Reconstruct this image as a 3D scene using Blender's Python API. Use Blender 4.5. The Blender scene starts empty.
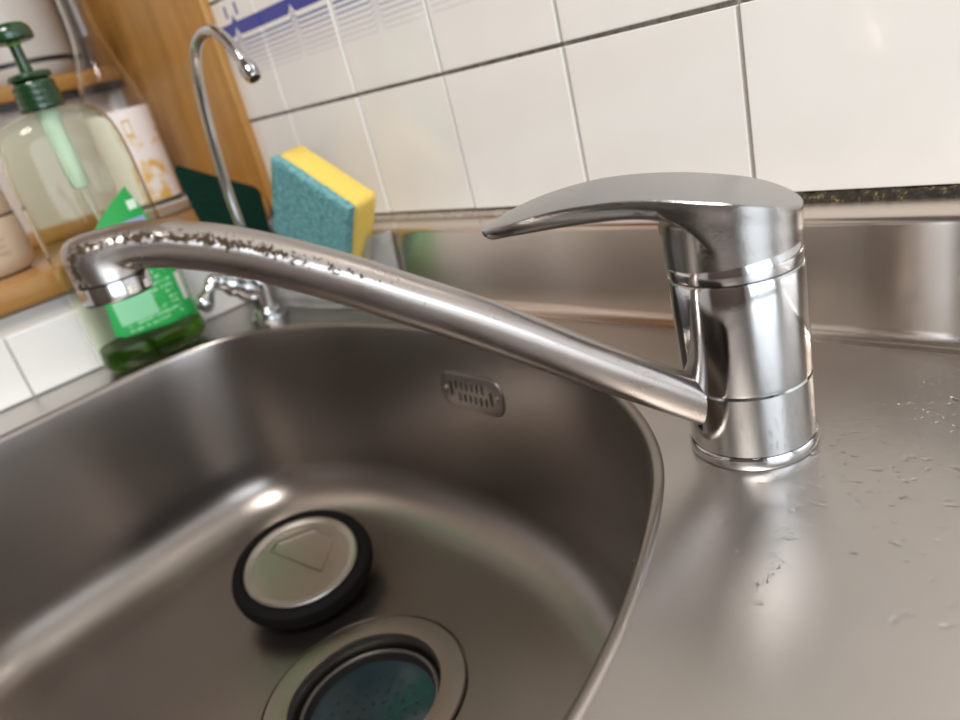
import bpy, bmesh, math, random
from mathutils import Vector, Matrix
import numpy as np

# ------------------------------------------------------------------ camera
sc = bpy.context.scene
F_PX = 735.0
CX, CY, H = 0.13995, -0.26128, 0.18271
def _n(v): return v / np.linalg.norm(v)
_zd = _n(np.array([462., 1754., F_PX]))
_xm = np.array([-732., -115., F_PX]); _xm = _n(_xm - _xm.dot(_zd) * _zd)
_X = -_xm; _Z = -_zd; _Y = np.cross(_Z, _X)
RC = np.array([_X, _Y, _Z])                      # camera axes (right, down, forward) -> world
cam_d = bpy.data.cameras.new('camera')
cam = bpy.data.objects.new('camera', cam_d)
sc.collection.objects.link(cam)
cam_d.sensor_width = 36.0
cam_d.lens = 36.0 * F_PX / 960.0
cam_d.clip_start = 0.01
cam_d.dof.use_dof = True
cam_d.dof.focus_distance = 0.335
cam_d.dof.aperture_fstop = 7.0
m = Matrix.Identity(4)
for i in range(3):
    m[i][0] = RC[i][0]; m[i][1] = -RC[i][1]; m[i][2] = -RC[i][2]
m.translation = (CX, CY, H)
cam.matrix_world = m
sc.camera = cam

# ------------------------------------------------------------------ world, light, exposure
w = bpy.data.worlds.new('world'); sc.world = w
w.use_nodes = True
w.node_tree.nodes['Background'].inputs[0].default_value = (0.80, 0.90, 1.0, 1)
w.node_tree.nodes['Background'].inputs[1].default_value = 0.6
sc.view_settings.view_transform = 'Standard'
sc.view_settings.look = 'None'
sc.view_settings.gamma = 1.0
sc.view_settings.use_curve_mapping = False
sc.view_settings.exposure = 0.0

def area_light(name, loc, direction, sx, sy, power, col):
    l = bpy.data.lights.new(name, 'AREA'); l.shape = 'RECTANGLE'
    l.size = sx; l.size_y = sy; l.energy = power; l.color = col
    o = bpy.data.objects.new(name, l); sc.collection.objects.link(o)
    o.location = loc
    o.rotation_euler = Vector(direction).to_track_quat('-Z', 'Y').to_euler()
    return o
XR, YF, ZFL, ZCE = 1.75, -2.1, -0.86, 1.55
# daylight entering through the window in the right wall
area_light('daylight_right_window', (XR - 0.03, -0.80, 0.62), (-1, 0, 0), 1.50, 1.3, 27, (0.80, 0.90, 1.0))
# unseen ceiling panel, added as fill light for the tiled wall
area_light('ceiling_fill_light', (0.35, -0.75, ZCE - 0.045), (0, 0, -1), 0.6, 0.6, 34, (1.0, 0.96, 0.91))

# ------------------------------------------------------------------ helpers
COL = sc.collection
def link(name, me, mat=None, parent=None):
    o = bpy.data.objects.new(name, me); COL.objects.link(o)
    if mat is not None and len(me.materials) == 0: me.materials.append(mat)
    if parent is not None: o.parent = parent
    return o
def empty(name, loc=(0, 0, 0), rz=0.0):
    o = bpy.data.objects.new(name, None); COL.objects.link(o)
    o.location = loc; o.rotation_euler = (0, 0, rz); o.empty_display_size = 0.02
    return o
def tag(o, label, cat, group=None):
    o['label'] = label; o['category'] = cat
    if group: o['group'] = group
    return o
def struct(o):
    o['kind'] = 'structure'; return o
def finish(bm, name, smooth=True, angle=35):
    bmesh.ops.remove_doubles(bm, verts=bm.verts, dist=1e-6)
    bmesh.ops.recalc_face_normals(bm, faces=bm.faces)
    me = bpy.data.meshes.new(name); bm.to_mesh(me); bm.free()
    if smooth:
        me.polygons.foreach_set('use_smooth', [True] * len(me.polygons))
        me.set_sharp_from_angle(angle=math.radians(angle))
    me.update(); return me
def add_box(bm, x0, x1, y0, y1, z0, z1, bevel=0.0, seg=2):
    r = bmesh.ops.create_cube(bm, size=1.0)
    vs = r['verts']
    for v in vs:
        v.co = Vector(((x0 + x1) / 2 + v.co.x * (x1 - x0), (y0 + y1) / 2 + v.co.y * (y1 - y0), (z0 + z1) / 2 + v.co.z * (z1 - z0)))
    if bevel > 0:
        es = list({e for v in vs for e in v.link_edges})
        bmesh.ops.bevel(bm, geom=es, offset=bevel, segments=seg, affect='EDGES', profile=0.5)
def box(name, b, mat, parent=None, bevel=0.0, seg=2):
    bm = bmesh.new(); add_box(bm, *b, bevel=bevel, seg=seg)
    return link(name, finish(bm, name), mat, parent)
def loft_bm(bm, rings, closed=True, cap0=False, cap1=False, uv=False):
    R = [[bm.verts.new(p) for p in r] for r in rings]
    n = len(rings[0]); lay = bm.loops.layers.uv.verify() if uv else None
    m_ = n if closed else n - 1
    for a in range(len(R) - 1):
        for i in range(m_):
            j = (i + 1) % n
            try: f = bm.faces.new((R[a][i], R[a][j], R[a + 1][j], R[a + 1][i]))
            except ValueError: continue
            if uv:
                for l, (uu, vv) in zip(f.loops, ((a, i), (a, i + 1), (a + 1, i + 1), (a + 1, i))):
                    l[lay].uv = (uu / (len(R) - 1), vv / m_)
    if cap0: bm.faces.new(R[0][::-1])
    if cap1: bm.faces.new(R[-1])
    return R
def loft(name, rings, mat, parent=None, angle=35, **k):
    bm = bmesh.new(); loft_bm(bm, rings, **k)
    return link(name, finish(bm, name, angle=angle), mat, parent)
def ring(r, z, n=64, cx=0, cy=0, ry=None):
    ry = r if ry is None else ry
    return [(cx + r * math.cos(2 * math.pi * i / n), cy + ry * math.sin(2 * math.pi * i / n), z) for i in range(n)]
def lathe(name, prof, mat, parent=None, n=64, cap0=True, cap1=True, angle=35, cx=0, cy=0):
    return loft(name, [ring(r, z, n, cx, cy) for r, z in prof], mat, parent, cap0=cap0, cap1=cap1, angle=angle)
def catmull(pts, per=8, closed=False):
    P = [Vector(p) for p in pts]; n = len(P); out = []
    segs = n if closed else n - 1
    for i in range(segs):
        if closed: p0, p1, p2, p3 = P[(i - 1) % n], P[i], P[(i + 1) % n], P[(i + 2) % n]
        else:
            p1, p2 = P[i], P[i + 1]
            p0 = P[i - 1] if i > 0 else p1 * 2 - p2
            p3 = P[i + 2] if i + 2 < n else p2 * 2 - p1
        for k in range(per):
            t = k / per
            out.append(0.5 * ((2 * p1) + (p2 - p0) * t + (2 * p0 - 5 * p1 + 4 * p2 - p3) * t * t + (3 * p1 - p0 - 3 * p2 + p3) * t ** 3))
    if not closed: out.append(P[-1].copy())
    return out
def lerp(a, b, t): return a + (b - a) * t
def interp(x, xs, ys): return float(np.interp(x, xs, ys))
def tube_rings(path, radii, n=24, ref=Vector((0, 0, 1))):
    path = [Vector(p) for p in path]; rings = []
    if not hasattr(radii, '__len__'): radii = [radii] * len(path)
    t = (path[1] - path[0]).normalized()
    nrm = ref - t * ref.dot(t)
    if nrm.length < 1e-3: nrm = Vector((1, 0, 0)) - t * t.x
    nrm.normalize()
    for i, p in enumerate(path):
        a = path[max(i - 1, 0)]; b = path[min(i + 1, len(path) - 1)]
        t = (b - a).normalized(); nrm = (nrm - t * nrm.dot(t)).normalized(); bi = t.cross(nrm)
        rings.append([p + (nrm * math.cos(2 * math.pi * k / n) + bi * math.sin(2 * math.pi * k / n)) * radii[i] for k in range(n)])
    return rings
def tube(name, path, radii, mat, parent=None, n=24, cap=True):
    return loft(name, tube_rings(path, radii, n), mat, parent, cap0=cap, cap1=cap)

# ------------------------------------------------------------------ materials
def new_mat(name):
    mt = bpy.data.materials.new(name); mt.use_nodes = True
    nt = mt.node_tree; b = nt.nodes['Principled BSDF']
    return mt, nt, b
def simple(name, col, rough=0.5, metal=0.0, spec=0.5, coat=0.0):
    mt, nt, b = new_mat(name)
    b.inputs['Base Color'].default_value = (*col, 1); b.inputs['Roughness'].default_value = rough
    b.inputs['Metallic'].default_value = metal; b.inputs['Specular IOR Level'].default_value = spec
    b.inputs['Coat Weight'].default_value = coat
    return mt
def nd(nt, typ, **kw):
    n = nt.nodes.new(typ)
    for k, v in kw.items(): setattr(n, k, v)
    return n
def math_n(nt, op, a, b=None, clamp=False):
    n = nt.nodes.new('ShaderNodeMath'); n.operation = op; n.use_clamp = clamp
    for i, v in enumerate((a, b)):
        if v is None: continue
        if isinstance(v, (int, float)): n.inputs[i].default_value = v
        else: nt.links.new(v, n.inputs[i])
    return n.outputs[0]
def coords(nt, scale=(1, 1, 1), kind='Object'):
    tc = nd(nt, 'ShaderNodeTexCoord'); mp = nd(nt, 'ShaderNodeMapping')
    mp.inputs['Scale'].default_value = scale
    nt.links.new(tc.outputs[kind], mp.inputs['Vector']); return mp.outputs[0]
def noise(nt, vec, scale, detail=4, rough=0.6):
    n = nd(nt, 'ShaderNodeTexNoise'); n.inputs['Scale'].default_value = scale
    n.inputs['Detail'].default_value = detail; n.inputs['Roughness'].default_value = rough
    nt.links.new(vec, n.inputs['Vector']); return n.outputs['Fac']
def ramp(nt, fac, stops):
    r = nd(nt, 'ShaderNodeValToRGB'); e = r.color_ramp.elements
    while len(e) < len(stops): e.new(0.5)
    for el, (p, c) in zip(e, stops): el.position = p; el.color = (*c, 1) if len(c) == 3 else c
    nt.links.new(fac, r.inputs[0]); return r.outputs[0]
def mixc(nt, fac, a, b):
    n = nd(nt, 'ShaderNodeMix', data_type='RGBA')
    for idx, v in ((0, fac), (6, a), (7, b)):
        if isinstance(v, (int, float)): n.inputs[idx].default_value = v
        elif isinstance(v, tuple): n.inputs[idx].default_value = (*v, 1)
        else: nt.links.new(v, n.inputs[idx])
    return n.outputs[2]
def bump(nt, b, hgt, strength, dist=0.001, normal=None):
    n = nd(nt, 'ShaderNodeBump'); n.inputs['Strength'].default_value = strength; n.inputs['Distance'].default_value = dist
    nt.links.new(hgt, n.inputs['Height'])
    if normal is not None: nt.links.new(normal, n.inputs['Normal'])
    nt.links.new(n.outputs[0], b.inputs['Normal']); return n.outputs[0]

def steel(name, col, rough, grain, aniso=0.0, tangent=None, rvar=0.12, smear=0.1, gb=0.06):
    """brushed, slightly smeared stainless steel; grain = noise stretch, tangent = highlight stretch"""
    mt, nt, b = new_mat(name)
    b.inputs['Metallic'].default_value = 1.0
    g = noise(nt, coords(nt, grain), 60, 3, 0.7)
    big = noise(nt, coords(nt), 14, 4, 0.6)
    fine = noise(nt, coords(nt), 240, 3, 0.7)
    dark = tuple(c * (1 - smear) for c in col)
    nt.links.new(mixc(nt, big, dark, col), b.inputs['Base Color'])
    rr = math_n(nt, 'MULTIPLY_ADD', big, rvar); rr.node.inputs[2].default_value = rough - rvar / 2
    rr2 = math_n(nt, 'MULTIPLY_ADD', fine, 0.08); nt.links.new(rr, rr2.node.inputs[2])
    nt.links.new(rr2, b.inputs['Roughness'])
    b.inputs['Anisotropic'].default_value = aniso
    if tangent:
        c = nd(nt, 'ShaderNodeCombineXYZ')
        for i in range(3): c.inputs[i].default_value = tangent[i]
        nt.links.new(c.outputs[0], b.inputs['Tangent'])
    if gb > 0: bump(nt, b, g, gb, 0.0004)
    return mt
M = {}
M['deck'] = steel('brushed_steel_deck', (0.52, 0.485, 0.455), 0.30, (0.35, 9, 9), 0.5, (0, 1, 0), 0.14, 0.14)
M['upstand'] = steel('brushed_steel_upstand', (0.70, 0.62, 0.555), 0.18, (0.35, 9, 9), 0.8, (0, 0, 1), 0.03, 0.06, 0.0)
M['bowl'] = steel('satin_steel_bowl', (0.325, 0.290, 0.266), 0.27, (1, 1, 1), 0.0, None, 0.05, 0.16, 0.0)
M['drain_steel'] = steel('drain_steel', (0.40, 0.36, 0.325), 0.28, (1, 1, 1))
M['cap_steel'] = steel('stopper_steel', (0.44, 0.40, 0.365), 0.28, (1, 1, 1))
M['dark_steel'] = steel('dull_dark_steel', (0.26, 0.25, 0.24), 0.4, (1, 1, 1))
M['dark_hole'] = simple('dark_cavity', (0.01, 0.01, 0.01), 0.8)
M['rubber'] = simple('black_rubber', (0.004, 0.0035, 0.0035), 0.75, spec=0.12)

def chrome(name, col=(0.60, 0.605, 0.615), rough=0.07, speck=0.15):
    mt, nt, b = new_mat(name)
    b.inputs['Metallic'].default_value = 1.0
    sm = noise(nt, coords(nt), 45, 5, 0.65)
    nt.links.new(mixc(nt, sm, tuple(c * 0.86 for c in col), col), b.inputs['Base Color'])
    sp = noise(nt, coords(nt), 900, 3, 0.7)
    r = math_n(nt, 'MULTIPLY_ADD', sm, 0.10); r.node.inputs[2].default_value = rough - 0.04
    nt.links.new(r, b.inputs['Roughness'])
    bump(nt, b, sp, speck, 0.00015)
    return mt
M['chrome'] = chrome('chrome_worn')
M['chrome_lever'] = chrome('chrome_lever_limescale', (0.45, 0.445, 0.44), 0.20, 0.6)
M['chrome_small'] = chrome('chrome_small', (0.60, 0.595, 0.60), 0.12, 0.1)
def spout_mat():
    mt, nt, b = new_mat('satin_chrome_spout_with_grime')
    b.inputs['Metallic'].default_value = 1.0
    uv = nd(nt, 'ShaderNodeUVMap'); sep = nd(nt, 'ShaderNodeSeparateXYZ'); nt.links.new(uv.outputs[0], sep.inputs[0])
    v = sep.outputs[1]; u = sep.outputs[0]
    # grime clings to the ridge below the flat top; v runs round the section
    def band(c, wd):
        d = math_n(nt, 'ABSOLUTE', math_n(nt, 'SUBTRACT', v, c))
        return math_n(nt, 'SUBTRACT', 1.0, math_n(nt, 'DIVIDE', d, wd), True)
    bd = math_n(nt, 'MAXIMUM', band(SP_RIDGE, 0.075), band(1 - SP_RIDGE, 0.075))
    along = math_n(nt, 'SUBTRACT', u, 0.38); along = math_n(nt, 'MULTIPLY', along, 4.0, True)
    n1 = noise(nt, coords(nt), 480, 3, 0.8); n2 = noise(nt, coords(nt), 60, 3, 0.6)
    s = math_n(nt, 'MULTIPLY', math_n(nt, 'MULTIPLY', bd, along), math_n(nt, 'ADD', n2, 0.35))
    s = math_n(nt, 'ADD', math_n(nt, 'MULTIPLY', s, 0.40), n1)
    msk = math_n(nt, 'MULTIPLY', math_n(nt, 'SUBTRACT', s, 0.69), 14.0, True)
    sm = noise(nt, coords(nt), 40, 4, 0.6)
    base = mixc(nt, sm, (0.40, 0.355, 0.33), (0.49, 0.45, 0.425))
    nt.links.new(mixc(nt, msk, base, (0.05, 0.035, 0.022)), b.inputs['Base Color'])
    nt.links.new(math_n(nt, 'SUBTRACT', 1.0, msk), b.inputs['Metallic'])
    r = math_n(nt, 'MULTIPLY_ADD', sm, 0.18); r.node.inputs[2].default_value = 0.20
    r = math_n(nt, 'ADD', r, math_n(nt, 'MULTIPLY', msk, 0.4)); nt.links.new(r, b.inputs['Roughness'])
    nt.links.new(math_n(nt, 'MULTIPLY', math_n(nt, 'SUBTRACT', 1.0, msk), 0.5), b.inputs['Specular IOR Level'])
    bump(nt, b, n1, 0.18, 0.0002)
    return mt
SP_RIDGE = 0.150
M['spout'] = spout_mat()

def tile_mat(name, decor=False):
    mt, nt, b = new_mat(name)
    base = (0.82, 0.795, 0.755)
    n = noise(nt, coords(nt), 30, 3, 0.5)
    col = mixc(nt, n, base, (0.765, 0.745, 0.71))
    b.inputs['Roughness'].default_value = 0.16
    b.inputs['Coat Weight'].default_value = 0.3
    if decor:
        tc = nd(nt, 'ShaderNodeTexCoord'); sep = nd(nt, 'ShaderNodeSeparateXYZ')
        nt.links.new(tc.outputs['Object'], sep.inputs[0])
        x = sep.outputs[0]; z = sep.outputs[2]
        # printed border: wide cobalt band, then thinning lines that jog upward at the middle of the tile
        pk = math_n(nt, 'SUBTRACT', 1.0, math_n(nt, 'DIVIDE', math_n(nt, 'ABSOLUTE', x), 0.007), True)
        zz = math_n(nt, 'SUBTRACT', z, math_n(nt, 'MULTIPLY', math_n(nt, 'MULTIPLY', pk, pk), 0.0075))
        blue = (0.018, 0.028, 0.28)
        def stripe(c, hw, colr, op, gapx=None):
            nonlocal col
            d = math_n(nt, 'ABSOLUTE', math_n(nt, 'SUBTRACT', zz, c))
            f = math_n(nt, 'LESS_THAN', d, hw)
            f = math_n(nt, 'MULTIPLY', f, op)
            if gapx is not None:
                f = math_n(nt, 'MULTIPLY', f, math_n(nt, 'LESS_THAN', math_n(nt, 'ABSOLUTE', x), gapx))
            col = mixc(nt, f, col, colr)
        stripe(0.0272, 0.0060, blue, 1.0, 0.0545)
        for k, op in enumerate((0.95, 0.75, 0.6, 0.42, 0.32, 0.25, 0.18, 0.12)):
            stripe(0.0158 - 0.0043 * k, 0.0011, (0.10, 0.13, 0.33), op, 0.052)
        # pair of small upright strokes above the band
        for cx in (-0.010, 0.010):
            d = math_n(nt, 'ABSOLUTE', math_n(nt, 'SUBTRACT', x, cx))
            f = math_n(nt, 'MULTIPLY', math_n(nt, 'LESS_THAN', d, 0.0022),
                       math_n(nt, 'LESS_THAN', math_n(nt, 'ABSOLUTE', math_n(nt, 'SUBTRACT', z, 0.0435)), 0.0055))
            col = mixc(nt, f, col, (0.05, 0.06, 0.22))
    nt.links.new(col, b.inputs['Base Color'])
    nn = noise(nt, coords(nt), 18, 2, 0.5)
    bump(nt, b, nn, 0.05, 0.002)
    return mt
M['tile'] = tile_mat('white_glazed_tile')
M['tile_decor'] = tile_mat('white_glazed_tile_blue_border', True)
def grout_mat():
    mt, nt, b = new_mat('grey_grout')
    n = noise(nt, coords(nt), 120, 4, 0.7)
    nt.links.new(ramp(nt, n, [(0.3, (0.16, 0.13, 0.10)), (0.55, (0.42, 0.39, 0.34)), (0.8, (0.55, 0.52, 0.47))]), b.inputs['Base Color'])
    b.inputs['Roughness'].default_value = 0.9
    return mt
M['grout'] = grout_mat()
def mould_mat():
    mt, nt, b = new_mat('mouldy_sealant')
    v = coords(nt)
    n = noise(nt, v, 260, 4, 0.75)
    dark = ramp(nt, n, [(0.40, (0.012, 0.010, 0.008)), (0.58, (0.04, 0.028, 0.012)), (0.70, (0.30, 0.23, 0.12))])
    light = ramp(nt, n, [(0.3, (0.18, 0.14, 0.10)), (0.6, (0.42, 0.37, 0.31))])
    tc = nd(nt, 'ShaderNodeTexCoord'); sep = nd(nt, 'ShaderNodeSeparateXYZ'); nt.links.new(tc.outputs['Object'], sep.inputs[0])
    f = math_n(nt, 'MULTIPLY', math_n(nt, 'ADD', sep.outputs[0], 0.10), 14.0, True)
    nt.links.new(mixc(nt, f, light, dark), b.inputs['Base Color'])
    b.inputs['Roughness'].default_value = 0.9
    bump(nt, b, n, 0.8, 0.002)
    return mt
M['mould'] = mould_mat()
def wood_mat(name, c0, c1, scale=(3, 3, 30), rough=0.32):
    mt, nt, b = new_mat(name)
    v = coords(nt, scale)
    n = noise(nt, v, 6, 5, 0.6)
    nt.links.new(ramp(nt, n, [(0.3, c0), (0.7, c1)]), b.inputs['Base Color'])
    b.inputs['Roughness'].default_value = rough; b.inputs['Coat Weight'].default_value = 0.25
    bump(nt, b, n, 0.05, 0.001)
    return mt
M['wood_jamb'] = wood_mat('varnished_wood_upright', (0.36, 0.17, 0.035), (0.50, 0.26, 0.065), (12, 12, 1.2))
M['wood_sill'] = wood_mat('varnished_wood_board', (0.31, 0.145, 0.035), (0.43, 0.225, 0.065), (12, 1.2, 12))
M['wood_cab'] = wood_mat('brown_wood_front', (0.16, 0.09, 0.05), (0.24, 0.14, 0.08), (6, 6, 0.8), 0.4)
def paint_mat(name, col, rough=0.7):
    mt, nt, b = new_mat(name)
    n = noise(nt, coords(nt), 8, 4, 0.6)
    nt.links.new(mixc(nt, n, col, tuple(c * 0.93 for c in col)), b.inputs['Base Color'])
    b.inputs['Roughness'].default_value = rough
    return mt
M['paint'] = paint_mat('off_white_paint', (0.78, 0.76, 0.72))
M['paint_warm'] = paint_mat('brown_paint', (0.10, 0.065, 0.050))
M['ceiling_paint'] = paint_mat('ceiling_paint', (0.12, 0.105, 0.095))
M['plaster'] = paint_mat('stained_plaster', (0.62, 0.58, 0.54), 0.85)
M['floor'] = paint_mat('brown_floor_tile', (0.09, 0.07, 0.06), 0.5)
def glass_mat(name, col, rough=0.0, ior=1.45):
    mt, nt, b = new_mat(name)
    b.inputs['Base Color'].default_value = (*col, 1); b.inputs['Transmission Weight'].default_value = 1.0
    b.inputs['Roughness'].default_value = rough; b.inputs['IOR'].default_value = ior
    return mt
M['soap_plastic'] = glass_mat('clear_green_tinted_plastic', (0.93, 0.97, 0.88), 0.04, 1.25)
M['soap_liquid'] = glass_mat('green_dish_soap', (0.26, 0.55, 0.05), 0.0, 1.35)
M['clear_glass'] = glass_mat('clear_glass', (0.97, 0.97, 0.97), 0.0, 1.30)
M['clear_plastic'] = glass_mat('clear_plastic', (0.92, 0.93, 0.92), 0.12, 1.35)
M['clear_plastic'].node_tree.nodes['Principled BSDF'].inputs['Transmission Weight'].default_value = 0.82
M['green_plastic'] = simple('dark_green_plastic', (0.007, 0.042, 0.012), 0.25, coat=0.4)
M['green_light'] = simple('light_green_ring', (0.18, 0.40, 0.06), 0.35)
M['mint'] = simple('pale_mint_plastic', (0.66, 0.80, 0.68), 0.4)
M['cream'] = simple('cream_plastic', (0.60, 0.47, 0.34), 0.35, coat=0.2)
M['cream_dark'] = simple('dark_seam', (0.10, 0.06, 0.05), 0.5)
M['white_plastic'] = simple('white_plastic', (0.66, 0.62, 0.57), 0.35)
M['black_plastic'] = simple('black_plastic', (0.015, 0.013, 0.013), 0.4)
M['frosted'] = simple('frosted_pane', (0.60, 0.54, 0.50), 0.4)
M['screen_white'] = simple('white_print', (0.72, 0.86, 0.74), 0.5)

def label_mat():
    mt, nt, b = new_mat('green_soap_label')
    tc = nd(nt, 'ShaderNodeTexCoord'); sep = nd(nt, 'ShaderNodeSeparateXYZ'); nt.links.new(tc.outputs['Object'], sep.inputs[0])
    y = sep.outputs[1]; z = sep.outputs[2]
    # rows of small pale print, too small to read
    rows = math_n(nt, 'LESS_THAN', math_n(nt, 'FRACT', math_n(nt, 'MULTIPLY', z, 190.0)), 0.5)
    nz = noise(nt, coords(nt, (1, 1, 0.55)), 330, 1, 0.5)
    txt = math_n(nt, 'MULTIPLY', rows, math_n(nt, 'GREATER_THAN', nz, 0.47))
    inz = math_n(nt, 'MULTIPLY', math_n(nt, 'LESS_THAN', math_n(nt, 'ABSOLUTE', math_n(nt, 'SUBTRACT', z, 0.062)), 0.030),
                 math_n(nt, 'LESS_THAN', math_n(nt, 'ABSOLUTE', math_n(nt, 'SUBTRACT', y, 0.002)), 0.026))
    big = math_n(nt, 'GREATER_THAN', noise(nt, coords(nt), 90, 1, 0.5), 0.40)
    f = math_n(nt, 'MULTIPLY', math_n(nt, 'MULTIPLY', txt, inz), math_n(nt, 'MULTIPLY', big, 0.55))
    nt.links.new(mixc(nt, f, (0.022, 0.36, 0.075), (0.50, 0.80, 0.56)), b.inputs['Base Color'])
    b.inputs['Roughness'].default_value = 0.3
    return mt
M['soap_label'] = label_mat()
def wine_label_mat():
    mt, nt, b = new_mat('white_label_gold_print')
    n = noise(nt, coords(nt, (1, 1, 1)), 55, 3, 0.6)
    tc = nd(nt, 'ShaderNodeTexCoord'); sep = nd(nt, 'ShaderNodeSeparateXYZ'); nt.links.new(tc.outputs['Object'], sep.inputs[0])
    f = math_n(nt, 'MULTIPLY', math_n(nt, 'SUBTRACT', n, 0.46), 8.0, True)
    low = math_n(nt, 'MULTIPLY', math_n(nt, 'LESS_THAN', sep.outputs[2], 0.082), f)
    side = math_n(nt, 'MULTIPLY', low, math_n(nt, 'GREATER_THAN', sep.outputs[1], -0.012))
    nt.links.new(mixc(nt, side, (0.80, 0.74, 0.72), (0.68, 0.42, 0.10)), b.inputs['Base Color'])
    b.inputs['Roughness'].default_value = 0.45
    return mt
M['wine_label'] = wine_label_mat()
M['gold'] = simple('gold_print', (0.62, 0.42, 0.14), 0.45)
def sponge_mat(name, c0, c1, sc_, bs):
    mt, nt, b = new_mat(name)
    n = noise(nt, coords(nt), sc_, 4, 0.75)
    nt.links.new(ramp(nt, n, [(0.32, c0), (0.66, c1)]), b.inputs['Base Color'])
    b.inputs['Roughness'].default_value = 0.95; b.inputs['Specular IOR Level'].default_value = 0.15
    bump(nt, b, n, bs, 0.003)
    return mt
M['sponge_yellow'] = sponge_mat('yellow_foam', (0.72, 0.50, 0.10), (0.84, 0.62, 0.16), 500, 0.25)
M['sponge_teal'] = sponge_mat('teal_scrub', (0.07, 0.24, 0.26), (0.24, 0.50, 0.52), 220, 1.0)
M['pad_green'] = sponge_mat('dark_green_scourer', (0.002, 0.014, 0.009), (0.005, 0.034, 0.020), 420, 0.7)
M['basket_reflection_tint'] = simple('dark_strainer_reflection_tint', (0.008, 0.022, 0.028), 0.16, metal=0.0)  # teal in the base colour paints in a bluish window reflection
M['water'] = glass_mat('water', (1, 1, 1), 0.0, 1.33)
M['lamp'] = simple('fill_panel_white', (0.8, 0.8, 0.8), 0.5)

# ------------------------------------------------------------------ room shell
XL, YB = -0.598, 0.1485
struct(box('floor', (XL - 0.4, XR + 0.1, YF - 0.1, YB + 0.1, ZFL - 0.05, ZFL), M['floor']))
struct(box('ceiling', (XL - 0.4, XR + 0.1, YF - 0.1, YB + 0.1, ZCE, ZCE + 0.05), M['ceiling_paint']))
wall_back = struct(box('wall_back', (XL - 0.4, XR + 0.1, YB, YB + 0.08, ZFL, ZCE), M['grout']))
# right wall with a window opening
def wall_with_hole(name, axis, pos, thick, a0, a1, z0, z1, h, mat):
    bm = bmesh.new()
    def bx(p0, p1, q0, q1):
        if axis == 'x': add_box(bm, pos, pos + thick, p0, p1, q0, q1)
        else: add_box(bm, p0, p1, pos, pos + thick, q0, q1)
    ha0, ha1, hz0, hz1 = h
    bx(a0, ha0, z0, z1); bx(ha1, a1, z0, z1); bx(ha0, ha1, z0, hz0); bx(ha0, ha1, hz1, z1)
    return struct(link(name, finish(bm, name, False), mat))
wall_with_hole('wall_right', 'x', XR, 0.08, YF - 0.1, YB, ZFL, ZCE, (-1.57, -0.03, -0.05, 1.29), M['paint'])
struct(box('wall_front', (XL - 0.4, XR, YF - 0.08, YF, ZFL, ZCE), M['paint_warm']))
def window_frame(name, axis, pos, h, mat):
    root = struct(empty(name))
    a0, a1, z0, z1 = h; t = 0.03
    for (p0, p1, q0, q1) in ((a0, a0 + t, z0, z1), (a1 - t, a1, z0, z1), (a0, a1, z0, z0 + t), (a0, a1, z1 - t, z1), ((a0 + a1) / 2 - 0.012, (a0 + a1) / 2 + 0.012, z0, z1)):
        if axis == 'x': box('frame_bar', (pos + 0.02, pos + 0.05, p0, p1, q0, q1), mat, root)
        else: box('frame_bar', (p0, p1, pos - 0.05, pos - 0.02, q0, q1), mat, root)
    return root
window_frame('window_2', 'x', XR, (-1.57, -0.03, -0.05, 1.29), M['paint'])

# left wall: low tiled part, window recess lined with varnished wood above it
REC0, REC1, XREC, ZS0, ZS = -1.05, 0.1335, -0.835, 0.0755, 0.100
bm = bmesh.new()
add_box(bm, XL - 0.4, XL - 0.004, YF - 0.1, YB, ZFL, ZS0 - 0.002)
add_box(bm, XL - 0.4, XL - 0.004, YF - 0.1, REC0, ZS0 - 0.002, ZCE)
add_box(bm, XL - 0.4, XL - 0.004, REC0, YB, 1.12, ZCE)
wall_left = struct(link('wall_left', finish(bm, 'wall_left', False), M['plaster']))

fill_panel = empty('ceiling_fill_panel', (0.35, -0.75, ZCE - 0.0005))  # unseen panel body, added to house the fill light
tag(fill_panel, 'added unseen square fill light panel on the kitchen ceiling', 'lamp')
bm = bmesh.new()
for bx_ in ((-0.33, 0.33, -0.33, -0.31), (-0.33, 0.33, 0.31, 0.33), (-0.33, -0.31, -0.31, 0.31), (0.31, 0.33, -0.31, 0.31)): add_box(bm, *bx_, -0.05, 0)
link('fill_panel_frame', finish(bm, 'fill_panel_frame', False), M['lamp'], fill_panel)
box('fill_panel_back', (-0.31, 0.31, -0.31, 0.31, -0.03, 0), M['lamp'], fill_panel)

# wall tiles, each its own piece
def tile_mesh(name, sx, sz, mat):
    bm = bmesh.new(); add_box(bm, -sx / 2, sx / 2, -0.003, 0.003, -sz / 2, sz / 2, bevel=0.0006, seg=2)
    me = finish(bm, name, False); me.materials.append(mat); return me
cols = [-0.5985, -0.5125, -0.4010, -0.2907, -0.1763, -0.0583, 0.0577, 0.1737, 0.2897, 0.4057, 0.5217, 0.6377]
rows = [0.0700, 0.1745, 0.2865, 0.3985, 0.5105]
rnd = random.Random(4)
cache = {}
for r in range(len(rows) - 1):
    for c in range(len(cols) - 1):
        g, gz = 0.0028, 0.0028
        x0, x1, z0, z1 = cols[c] + g / 2, cols[c + 1] - g / 2, rows[r] + gz / 2, rows[r + 1] - gz / 2
        key = (round(x1 - x0, 4), round(z1 - z0, 4), r == 1)
        if key not in cache: cache[key] = tile_mesh('tile', x1 - x0, z1 - z0, M['tile_decor'] if r == 1 else M['tile'])
        o = link('tile', cache[key], None, wall_back)
        o.location = ((x0 + x1) / 2, YB - 0.0022 + rnd.uniform(-0.0005, 0.0005), (z0 + z1) / 2)
        o.rotation_euler = (math.radians(rnd.uniform(-0.25, 0.25)), math.radians(rnd.uniform(-0.2, 0.2)), math.radians(rnd.uniform(-0.3, 0.3)))
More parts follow.
